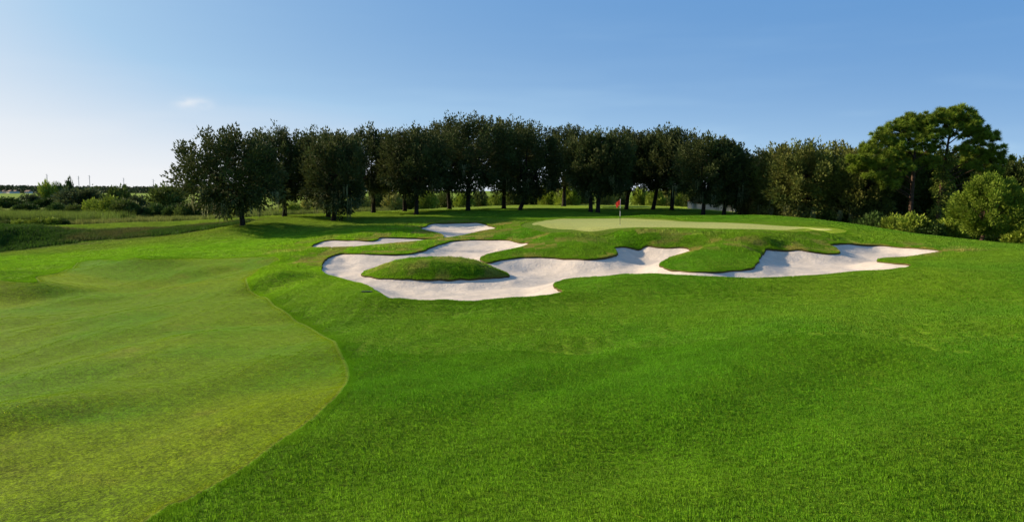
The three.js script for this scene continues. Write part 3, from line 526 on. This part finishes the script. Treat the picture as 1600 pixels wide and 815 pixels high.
[[-76, -93, 8.5, 4.4]].forEach(([x, z, H, W], k) => oak(['oak past the left edge of the view shading the bank'][k], { x, z, H, W, seed: 6100 + k * 31, clear: 0.15, moss: 0.2, group: 'oaks past the left edge' }));
const WOOD_LABELS = ['pale grey-green tree at the left end of the right-hand wood', 'olive tree with bushy lit left side, second in the right-hand wood', 'tall olive oak with rounded top, third in the right-hand wood', 'dark oak in shade near the middle of the right-hand wood', 'broad olive oak left of the pines', 'dark oak immediately behind the left pine',
  'oak between the two pines, set back in the wood', 'dark oak behind the vine-covered pine', 'dark oak right of the vine-covered pine', 'low dark tree behind the round bright green tree', 'dark oak at the right edge behind the round tree', 'dark oak just past the right edge of the wood'];
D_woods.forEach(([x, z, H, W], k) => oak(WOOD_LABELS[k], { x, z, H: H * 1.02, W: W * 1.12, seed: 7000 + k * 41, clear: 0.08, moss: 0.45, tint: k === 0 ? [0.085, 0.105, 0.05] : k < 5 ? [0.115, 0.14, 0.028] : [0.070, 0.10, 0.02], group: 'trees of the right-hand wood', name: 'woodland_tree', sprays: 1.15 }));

// pines: bare trunk, level limbs, needles in rounded puffs
function pine(label, o) {
  const { x, z, H, seed, puffs, vine } = o, R = rng(seed), t = thing('pine_tree', label, 'tree', x, groundY(x, z) - 0.1, z, 'tall pines in the right-hand wood'), wood = new Wood(), L = new Leaves();
  const lean = o.lean || 0, axis = (f) => [lean * f * f * H, f * H, Math.sin(f * 4 + seed) * 0.15];
  wood.tube([0, 0.03, 0.2, 0.4, 0.6, 0.8, 0.95].map((f) => axis(f)), [0.36, 0.29, 0.25, 0.22, 0.18, 0.11, 0.04], 10);
  for (const [px, f, pz, pr, cnt] of puffs) {
    const c = [px, f * H, pz], from = axis(clamp(f - 0.07 - 0.02 * Math.abs(px), 0.3, 0.93));
    const pts = wood.limb(from, c, 0.085, 0.03, R, 0.1, 5, 5);
    for (let k = 0; k < cnt * 2.1; k++) {
      const a = R() * 6.283, u = R() * 2 - 1, q = Math.sqrt(1 - u * u), d = Math.pow(R(), 0.5) * pr * 1.12;
      const X = c[0] + Math.cos(a) * q * d * 1.25, Y = c[1] + u * d * 0.62 + 0.1, Z = c[2] + Math.sin(a) * q * d * 1.25;
      if (R() < 0.3) wood.limb(pts[3 + Math.floor(R() * 2)], [X, Y, Z], 0.03, 0.01, R, 0.1, 2, 4);
      const hue = 0.75 + 0.5 * R(), rad = 0.38 + 0.24 * R();
      for (let m = 0; m < 170; m++) {
        const b = R() * 6.283, w = R() * 1.75 - 0.75, e = Math.sqrt(Math.max(0, 1 - w * w)), v = hue * (0.8 + 0.4 * R());
        L.leaf(X, Y, Z, Math.cos(b) * e, w + 0.15, Math.sin(b) * e, rad * (0.7 + 0.5 * R()), 0.07, R, [0.175 * v, 0.235 * v, 0.022 * v]);
      }
    }
  }
  part(t, 'trunk', wood.geo(), barkPine); part(t, 'crown', L.geo(), leafMat, 'stuff');
  if (vine) {
    const Q = new Leaves();
    for (let k = 0; k < 85; k++) {
      const f = 0.03 + R() * 0.72, a = R() * 6.283, rr = 0.35 + 0.75 * R() * (1 - f * 0.7), [ax, ay, az] = axis(f), hue = 0.7 + 0.6 * R();
      spray(Q, R, ax + Math.cos(a) * rr, ay, az + Math.sin(a) * rr, 0.5, Math.cos(a), -0.6, Math.sin(a), 60, 0.2, [0.16 * hue, 0.20 * hue, 0.028 * hue], 1.7);
    }
    part(t, 'climbing_vine', Q.geo(), leafMat, 'stuff', 'yellow green climbing vine wrapped round the trunk');
  }
  return t;
}
pine('tall pine with bare reddish trunk and crown reaching left', { x: D_pines[0][0], z: D_pines[0][1], H: D_pines[0][2], seed: 11, lean: 0.0, puffs: [
  [-6.3, 0.66, 0.6, 1.0, 11], [-5.2, 0.74, -0.4, 1.2, 14], [-4.4, 0.62, 1, 1.1, 11], [-3.6, 0.83, 0.3, 1.3, 16], [-3.0, 0.71, 0.9, 1.3, 15], [-2.0, 0.91, 0, 1.4, 18], [-1.6, 0.78, 1.2, 1.4, 16], [-0.5, 0.97, -0.3, 1.3, 16], [0.6, 0.90, 0.3, 1.3, 15], [-0.2, 0.84, 1.1, 1.3, 14],
  [1.7, 0.76, 0.4, 1.0, 10], [1.3, 0.63, 1.0, 1.0, 10], [-2.2, 0.58, 1.3, 1.2, 12], [-4.8, 0.52, 0.8, 1.0, 9], [-1.1, 0.66, -1.0, 1.1, 9], [-3.2, 0.46, 1.2, 1.0, 9], [0.5, 0.70, -1, 1.0, 8], [-5.6, 0.58, -1, 0.9, 8]] });
pine('tall pine with vine-covered trunk and crown leaning right', { x: D_pines[1][0], z: D_pines[1][1], H: D_pines[1][2], seed: 23, lean: 0.06, vine: true, puffs: [
  [-2.2, 0.92, 0.3, 1.3, 14], [-0.8, 0.97, -0.2, 1.4, 17], [0.8, 1.0, 0, 1.4, 18], [2.2, 0.97, 0.4, 1.4, 18], [3.4, 0.90, -0.2, 1.4, 16], [1.2, 0.89, 0.8, 1.5, 17], [4.6, 0.82, 0.2, 1.3, 14], [3.0, 0.79, 0.7, 1.4, 14], [5.3, 0.71, 0.3, 1.2, 12], [6.6, 0.64, -0.3, 1.1, 11], [4.4, 0.66, -0.6, 1.2, 12], [5.4, 0.56, 0.5, 1.1, 10],
  [3.2, 0.60, 0.6, 1.1, 10], [-1.4, 0.84, 0.9, 1.1, 10], [2.0, 0.70, 0.9, 1.1, 10], [4.6, 0.48, 0.6, 1.1, 9]] });

// round leafy tree at the right edge
function lobedTree(label, x, z, H, W) {
  const R = rng(515), t = thing('round_tree', label, 'tree', x, groundY(x, z) - 0.08, z), wood = new Wood(), L = new Leaves();
  const top = [0.25, H * 0.26, 0];
  wood.tube([[0, -0.2, 0], [0, 0.1, 0], [0.1, H * 0.13, 0], top], [0.24, 0.2, 0.16, 0.14], 9);
  for (let k = 0; k < 100; k++) {
    const v = 1 - 2 * (k + 0.5) / 100, az = k * 2.39996 + R(), rr = Math.sqrt(1 - v * v) * (v > 0 ? 1 - 0.28 * v : 1) * (0.82 + 0.3 * noise(az * 1.5, v * 3, 8)), s = k % 5 === 0 ? 0.5 : 0.82 + 0.2 * R();
    const c = [0.45 + Math.cos(az) * rr * W * s, H * 0.58 + v * H * 0.41, Math.sin(az) * rr * W * s];
    if (k % 3 === 0) wood.limb(top, c, 0.06, 0.015, R, 0.12, 4, 4);
    const hue = 0.8 + 0.4 * R();
    spray(L, R, c[0], c[1], c[2], 0.40 + 0.26 * R(), c[0] / W, 0.9 + v, c[2] / W, 230, 0.19, [0.15 * hue, 0.21 * hue, 0.018 * hue], 1.5);
  }
  part(t, 'trunk', wood.geo(), barkPine); part(t, 'crown', L.geo(), leafMat, 'stuff'); return t;
}
lobedTree('round bright green leafy tree with short bare trunk at the right edge', ...D_bush[0]);

// shrubs: leaf sprays on stems from the ground
const shrubShapes = [];
function shrubShape(seed, tint, leaf = 0.16, n = 34) {
  const R = rng(seed), L = new Leaves(), wood = new Wood();
  for (let k = 0; k < n; k++) {
    const v = (k + 0.5) / n, az = k * 2.39996 + R(), rr = Math.sqrt(1 - v * v * 0.92) * (0.7 + 0.4 * R()) * (k % 4 ? 1 : 0.5), c = [Math.cos(az) * rr * 0.8, 0.06 + v * 0.82 * (0.8 + 0.3 * R()), Math.sin(az) * rr * 0.8];
    if (k % 3 === 0) wood.limb([c[0] * 0.1, -0.08, c[2] * 0.1], c, 0.02, 0.006, R, 0.1, 3, 4);
    const hue = 0.7 + 0.6 * R();
    spray(L, R, c[0], c[1], c[2], 0.2 + 0.1 * R(), c[0], 0.7, c[2], 80, leaf * 0.85, [tint[0] * hue, tint[1] * hue, tint[2] * hue], 1.5);
  }
  return [wood.geo(), L.geo()];
}
const SH = { dark: [[0.055, 0.095, 0.018], 1], olive: [[0.10, 0.135, 0.025], 2], bright: [[0.22, 0.28, 0.03], 3], straw: [[0.31, 0.31, 0.07], 4], grey: [[0.085, 0.11, 0.04], 5] };
const shrubGeo = {}; for (const k in SH) shrubGeo[k] = [0, 1, 2].map((s) => shrubShape(SH[k][1] * 100 + s, SH[k][0]));
function shrub(label, group, kind, variant, x, z, H, W, turn) {
  const t = thing('shrub', label, 'shrub', x, groundY(x, z) - 0.05, z, group), [w, l] = shrubGeo[kind][variant % 3];
  part(t, 'stem', w, barkOak); part(t, 'foliage', l, leafMat, 'stuff');
  t.scale.set(W, H, W); t.rotation.y = turn; return t;
}
const UNDER = [['shrub', 'dark']];
D_under.forEach(([x, z, H, W], k) => shrub(['leftmost low dark shrub at the foot of the wood behind the mound', 'dark shrub at the foot of the wood, left of the bare pine trunk', 'small shrub left of the bare pine trunk', 'bright shrub at the foot of the bare pine trunk', 'shrub between the feet of the two pines', 'shrub at the foot of the vine-covered pine', 'dark shrub left of the round bright tree', 'shrub behind the round bright tree', 'shrub at the right edge beside the round bright tree', 'shrub at the edge of the wood above the right end of the green', 'shrub in shade right of the green under the oaks', 'shrub under the broad olive oak of the wood'][k],
  'undergrowth at the foot of the wood', ['dark', 'dark', 'bright', 'bright', 'dark', 'bright', 'dark', 'dark', 'bright', 'olive', 'olive', 'dark'][k], k, x, z, H, W * 1.15, k * 1.7));
const ORD = ['first', 'second', 'third', 'fourth', 'fifth', 'sixth', 'seventh', 'eighth', 'ninth', 'tenth', 'eleventh', 'twelfth', 'thirteenth', 'fourteenth', 'fifteenth'];
const rank = (list, zone, k) => ORD[list.map((s, i) => [s[0] / -s[1], i]).filter(([, i]) => zone(list[i]) === zone(list[k])).sort((a, b) => a[0] - b[0]).findIndex(([, i]) => i === k)];
const LKIND = ['bright', 'dark', 'dark', 'grey', 'olive', 'olive', 'grey', 'dark', 'dark', 'dark', 'dark', 'olive', 'bright', 'bright', 'olive', 'grey', 'dark', 'dark', 'olive', 'dark', 'olive', 'bright', 'bright', 'bright', 'dark', 'grey', 'olive'];
const LLAB = { bright: 'yellow green', dark: 'dark green', grey: 'grey green', olive: 'olive green' };
D_left.forEach(([x, z, H, W], k) => {
  const zone = (s) => (-s[1] > 225 ? 'far out in the left marsh below the horizon' : -s[1] > 150 ? 'in the thicket beyond the left bank' : 'in the low hedge along the left bank'), where = zone(D_left[k]);
  shrub(`${LLAB[LKIND[k]]} shrub ${where}, ${rank(D_left, zone, k)} from the left`, 'shrubs ' + where, LKIND[k], k, x, z, Math.max(H * 1.05, 1), W * 1.4, k * 2.1);
});
const BKIND = ['bright', 'straw', 'bright', 'olive', 'straw', 'olive', 'straw', 'olive', 'bright', 'olive', 'bright', 'olive', 'bright', 'olive', 'olive', 'bright', 'bright', 'olive', 'straw', 'olive', 'bright', 'bright', 'straw', 'bright', 'olive', 'olive', 'straw', 'olive', 'olive'];
LLAB.straw = 'straw coloured';
D_back.forEach(([x, z, H, W], k) => {
  const zone = ([sx]) => (sx < -20 ? 'seen between the leftmost oak trunks' : sx < 3 ? 'seen between trunks above the upper bunker' : sx < 26 ? 'seen between trunks behind the green' : 'beyond the white wall at the right');
  shrub(`${LLAB[BKIND[k]]} shrub ${zone(D_back[k])}, ${rank(D_back, zone, k)} from the left`, 'shrubs ' + zone(D_back[k]), BKIND[k], k + 1, x, z, Math.max(1.2, H), W * 1.2, k * 1.3);
});

// ---------------------------------------------------------------- flag, wall, poles, houses and other small things
{
  const [x, z] = D_pin, t = thing('flagstick', 'red golf flag on a thin striped pole standing in the putting green', 'flag', x, groundY(x, z), z);
  const white = std([0.75, 0.73, 0.68], { roughness: 0.5 }), black = std([0.05, 0.05, 0.04], { roughness: 0.5 });
  [[0, 0.75, black], [0.75, 1.2, white], [1.2, 1.45, black], [1.45, 2.2, white]].forEach(([a, b, m]) => { const g = new THREE.CylinderGeometry(0.017, 0.02, b - a, 10); g.translate(0, (a + b) / 2, 0); part(t, 'pole_section', g, m); });
  const knob = new THREE.SphereGeometry(0.03, 10, 8); knob.translate(0, 2.22, 0); part(t, 'pole_tip', knob, white);
  // limp flag: hangs in folds beside the pole
  const pos = [], idx = [], NX = 18, NY = 14;
  for (let j = 0; j <= NY; j++) for (let i = 0; i <= NX; i++) {
    const u = i / NX, v = j / NY, sag = u * 0.30, px = -0.02 - u * (0.42 - 0.14 * v), py = 2.17 - v * 0.42 - sag * (0.5 + 0.5 * u), pz = Math.sin(u * 9 + v * 1.5) * 0.06 * u ** 0.5;
    pos.push(px, py, pz);
    if (i < NX && j < NY) { const a = j * (NX + 1) + i; idx.push(a, a + NX + 1, a + 1, a + 1, a + NX + 1, a + NX + 2); }
  }
  const g = new THREE.BufferGeometry(); g.setAttribute('position', new THREE.Float32BufferAttribute(pos, 3)); g.setIndex(idx); g.computeVertexNormals();
  part(t, 'flag_cloth', g, new THREE.MeshPhysicalMaterial({ color: new THREE.Color(0.72, 0.045, 0.02), roughness: 0.9, transmission: 0.3, thickness: 0, side: THREE.DoubleSide }));
  const cup = new THREE.TorusGeometry(0.058, 0.008, 6, 20); cup.rotateX(Math.PI / 2); cup.translate(0, 0.006, 0); part(t, 'hole_rim', cup, white);
}
{
  const [x, z] = D_bar, y = groundY(x, z), t = thing('drain_bar', 'small dark flat bar lying in the grass left of the long bunker', 'bar', x, y + 0.035, z);
  const s = new THREE.Shape(); s.moveTo(-0.24, -0.05); s.lineTo(0.22, -0.06); s.lineTo(0.25, 0); s.lineTo(0.22, 0.05); s.lineTo(-0.24, 0.06);
  const g = new THREE.ExtrudeGeometry(s, { depth: 0.03, bevelEnabled: true, bevelSize: 0.008, bevelThickness: 0.008, bevelSegments: 1 }); g.rotateX(-Math.PI / 2);
  part(t, 'plate', g, std([0.02, 0.02, 0.02], { roughness: 0.6 }));
}
{
  const stucco = std([0.72, 0.66, 0.58], { roughness: 0.95 }), red = std([0.33, 0.1, 0.07], { roughness: 0.8 });
  const wall = (label, x, z, len, h, turn) => {
    const t = thing('boundary_wall', label, 'wall', x, groundY(x, z) - 0.15, z); t.rotation.y = turn;
    const slab = new THREE.BoxGeometry(len, h, 0.25); slab.translate(0, h / 2, 0); part(t, 'wall_slab', slab, stucco);
    const cap = new THREE.BoxGeometry(len, 0.14, 0.4); cap.translate(0, h + 0.072, 0); part(t, 'coping', cap, red);
    for (const s of [-1, 1]) { const p = new THREE.BoxGeometry(0.85, h + 0.35, 0.85); p.translate(s * (len / 2 + 0.43), (h + 0.35) / 2, 0); part(t, 'pillar', p, stucco); const c = new THREE.BoxGeometry(1.0, 0.12, 1.0); c.translate(s * (len / 2 + 0.43), h + 0.412, 0); part(t, 'pillar_cap', c, red); }
  };
  wall('long low white wall with red coping behind the oaks', 32, -118, 6.4, 1.25, -0.72);
  wall('short low white wall with red coping behind the last oak', 38.9, -118, 2.8, 1.15, -0.6);
}
{
  const steel = std([0.30, 0.29, 0.29], { roughness: 0.7 });
  [[77, 272], [126, 275], [143, 274], [196, 278], [242, 280]].forEach(([px, top], k) => {
    const d = 1800 + k * 60, x = (px - 800) / 1150 * d, H = (297 - top) / 1150 * d + 6;
    const t = thing('power_pole', ['tallest power pole above the far treeline, first from the left', 'power pole second from the left on the horizon', 'power pole third from the left, close beside the second', 'power pole fourth from the left on the horizon', 'power pole nearest the oaks on the horizon'][k], 'pole', x, 0, -d, 'power poles on the horizon');
    const g = new THREE.CylinderGeometry(0.5, 0.85, H, 8); g.translate(0, H / 2, 0); part(t, 'mast', g, steel);
    for (let a = 0; a < 3; a++) { const c = new THREE.BoxGeometry(5, 0.35, 0.35); c.translate((a % 2 ? 1 : -1) * 1.2, H - 1.2 - a * 3.2, 0.6); part(t, 'crossarm', c, steel); }
  });
}
{
  const wallM = std([0.66, 0.6, 0.5]), roofM = std([0.24, 0.17, 0.13]), glass = std([0.06, 0.07, 0.08], { roughness: 0.2 });
  [[2, 1380], [9, 1390], [19, 1380], [27, 1390], [47, 1400]].forEach(([px, d], k) => {
    const x = (px - 800) / 1150 * d, t = thing('house', ['house at the far left edge of the horizon', 'second house from the left on the horizon', 'third house from the left on the horizon', 'fourth house from the left on the horizon', 'rightmost small house on the left horizon'][k], 'house', x, 0, -d, 'far houses on the horizon'), w = 9 + k % 3, h = 3.4; t.rotation.y = -0.9 + 0.15 * k;
    const b = new THREE.BoxGeometry(w, h, 9); b.translate(0, h / 2, 0); part(t, 'wall', b, wallM);
    const s = new THREE.Shape(); s.moveTo(-5.2, 0); s.lineTo(5.2, 0); s.lineTo(0, 2.8);
    const r = new THREE.ExtrudeGeometry(s, { depth: w + 1, bevelEnabled: false }); r.rotateY(Math.PI / 2); r.translate(-(w + 1) / 2, h + 0.01, 0); part(t, 'roof', r, roofM);
    for (const q of [-1, 1]) { const g = new THREE.BoxGeometry(1.6, 1.5, 0.1); g.translate(q * 2.8, 2, 4.53); part(t, 'window', g, glass); }
  });
}
{
  // the far wood along the horizon reads as one mass
  const R = rng(61), L = new Leaves();
  for (let k = 0; k < 800; k++) {
    const px = k < 520 ? -1250 + R() * 760 : -1300 + R() * 2700, d = 1450 + R() * 300, h = 6 + R() * 5 + 7 * noise(px * 0.012, 1, 4), hue = 0.7 + 0.5 * R();
    for (let m = 0; m < 46; m++) { const a = R() * 6.283, u = R(), q = Math.sqrt(1 - u * u * 0.9) * (5 + 3 * R()); L.leaf(px + Math.cos(a) * q, u * h, -d + Math.sin(a) * q, Math.cos(a), 0.6 * u + 0.2, Math.sin(a), 4, 3.2, R, [0.045 * hue, 0.07 * hue, 0.03 * hue]); }
  }
  const m = new THREE.Mesh(L.geo(), leafMat); m.name = 'far_treeline'; m.castShadow = m.receiveShadow = true; m.userData = { kind: 'stuff', label: 'dark band of far trees along the horizon', category: 'trees' }; scene.add(m);
}
{
  // pond and tall reeds in the marsh on the left
  const s = new THREE.Shape(); const R = rng(9);
  for (let k = 0; k < 40; k++) { const a = k / 40 * 6.283, r = 1 + 0.2 * (noise(k * 0.5, 2, 3, 20) - 0.5); const x = Math.cos(a) * 9 * r, y = Math.sin(a) * 4.5 * r; k ? s.lineTo(x, y) : s.moveTo(x, y); }
  const g = new THREE.ShapeGeometry(s, 3); g.rotateX(-Math.PI / 2);
  const x = -88, z = -150, m = new THREE.Mesh(g, new THREE.MeshStandardMaterial({ color: new THREE.Color(0.03, 0.04, 0.035), roughness: 0.08 })); m.name = 'pond'; m.position.set(x, groundY(x, z) + 0.25, z); m.castShadow = m.receiveShadow = true;
  m.userData = { kind: 'structure', label: 'small pond among reeds at the left', category: 'pond' }; scene.add(m);
  const bladeG = (() => { const L = new Leaves(), Q = rng(5); for (let k = 0; k < 42; k++) { const a = Q() * 6.283, r = Q() * 0.7, v = 0.7 + 0.6 * Q(); L.leaf(Math.cos(a) * r, -0.05, Math.sin(a) * r, (Q() - 0.5) * 0.5, 1, (Q() - 0.5) * 0.5, 0.7 + 0.5 * Q(), 0.07, Q, [v, v, v]); } return L.geo(); })();
  const mat = new THREE.MeshPhysicalMaterial({ vertexColors: true, color: 0xffffff, roughness: 0.9, transmission: 0.4, thickness: 0, side: THREE.DoubleSide, specularIntensity: 0.2 });
  const bed = (name, label, count, spot, h, tint) => {
    const im = new THREE.InstancedMesh(bladeG, mat, count), M = new THREE.Matrix4(), q = new THREE.Quaternion(), c = new THREE.Color(), up = new THREE.Vector3(0, 1, 0);
    for (let k = 0; k < count; k++) { const [x, z] = spot(R), s = h * (0.6 + 0.7 * R()), v = 0.7 + 0.6 * R(); M.compose(new THREE.Vector3(x, groundY(x, z), z), q.setFromAxisAngle(up, R() * 6.283), new THREE.Vector3(1.1, s, 1.1)); im.setMatrixAt(k, M); const t = tint(x, z); im.setColorAt(k, c.setRGB(t[0] * v, t[1] * v, t[2] * v)); }
    im.name = name; im.castShadow = im.receiveShadow = true; im.userData = { kind: 'stuff', label, category: 'reeds' }; scene.add(im);
  };
  bed('reed_bed', 'tall green reeds in the marsh at the left', 2600, (R) => { const t = R(); return [-118 + 36 * t + R() * 10, -128 - R() * 16]; }, 1.9, () => [0.14, 0.20, 0.03]);
  bed('marsh_grass', 'rough marsh grass beyond the left bank', 6000, (R) => [-190 + R() * 165, -120 - R() * R() * 130], 0.9, (x, z) => mixc([0.11, 0.17, 0.025], [0.20, 0.21, 0.05], fbm(x * 0.05, z * 0.05, 4, 3)));
  bed('bank_grass', 'dark unmown grass on the bank left of the oaks', 5200, (R) => { const x = -84 + R() * 52; return [x, -84 - (x + 40) * 0.35 - 5 + (R() + R()) * 4.5 - 5 * (fbm(x * 0.12, -84 * 0.12, 160, 3) - 0.5)]; }, 0.34, (x, z) => mixc([0.05, 0.11, 0.012], [0.11, 0.12, 0.03], sstep(0.5, 0.72, fbm(x * 0.25, z * 0.25, 44, 3))));
}
console.log('tiles', tiles.rough[0].length, tiles.rough[1].length, tiles.fairway[0].length, tiles.fairway[1].length);
renderer.render(scene, camera);
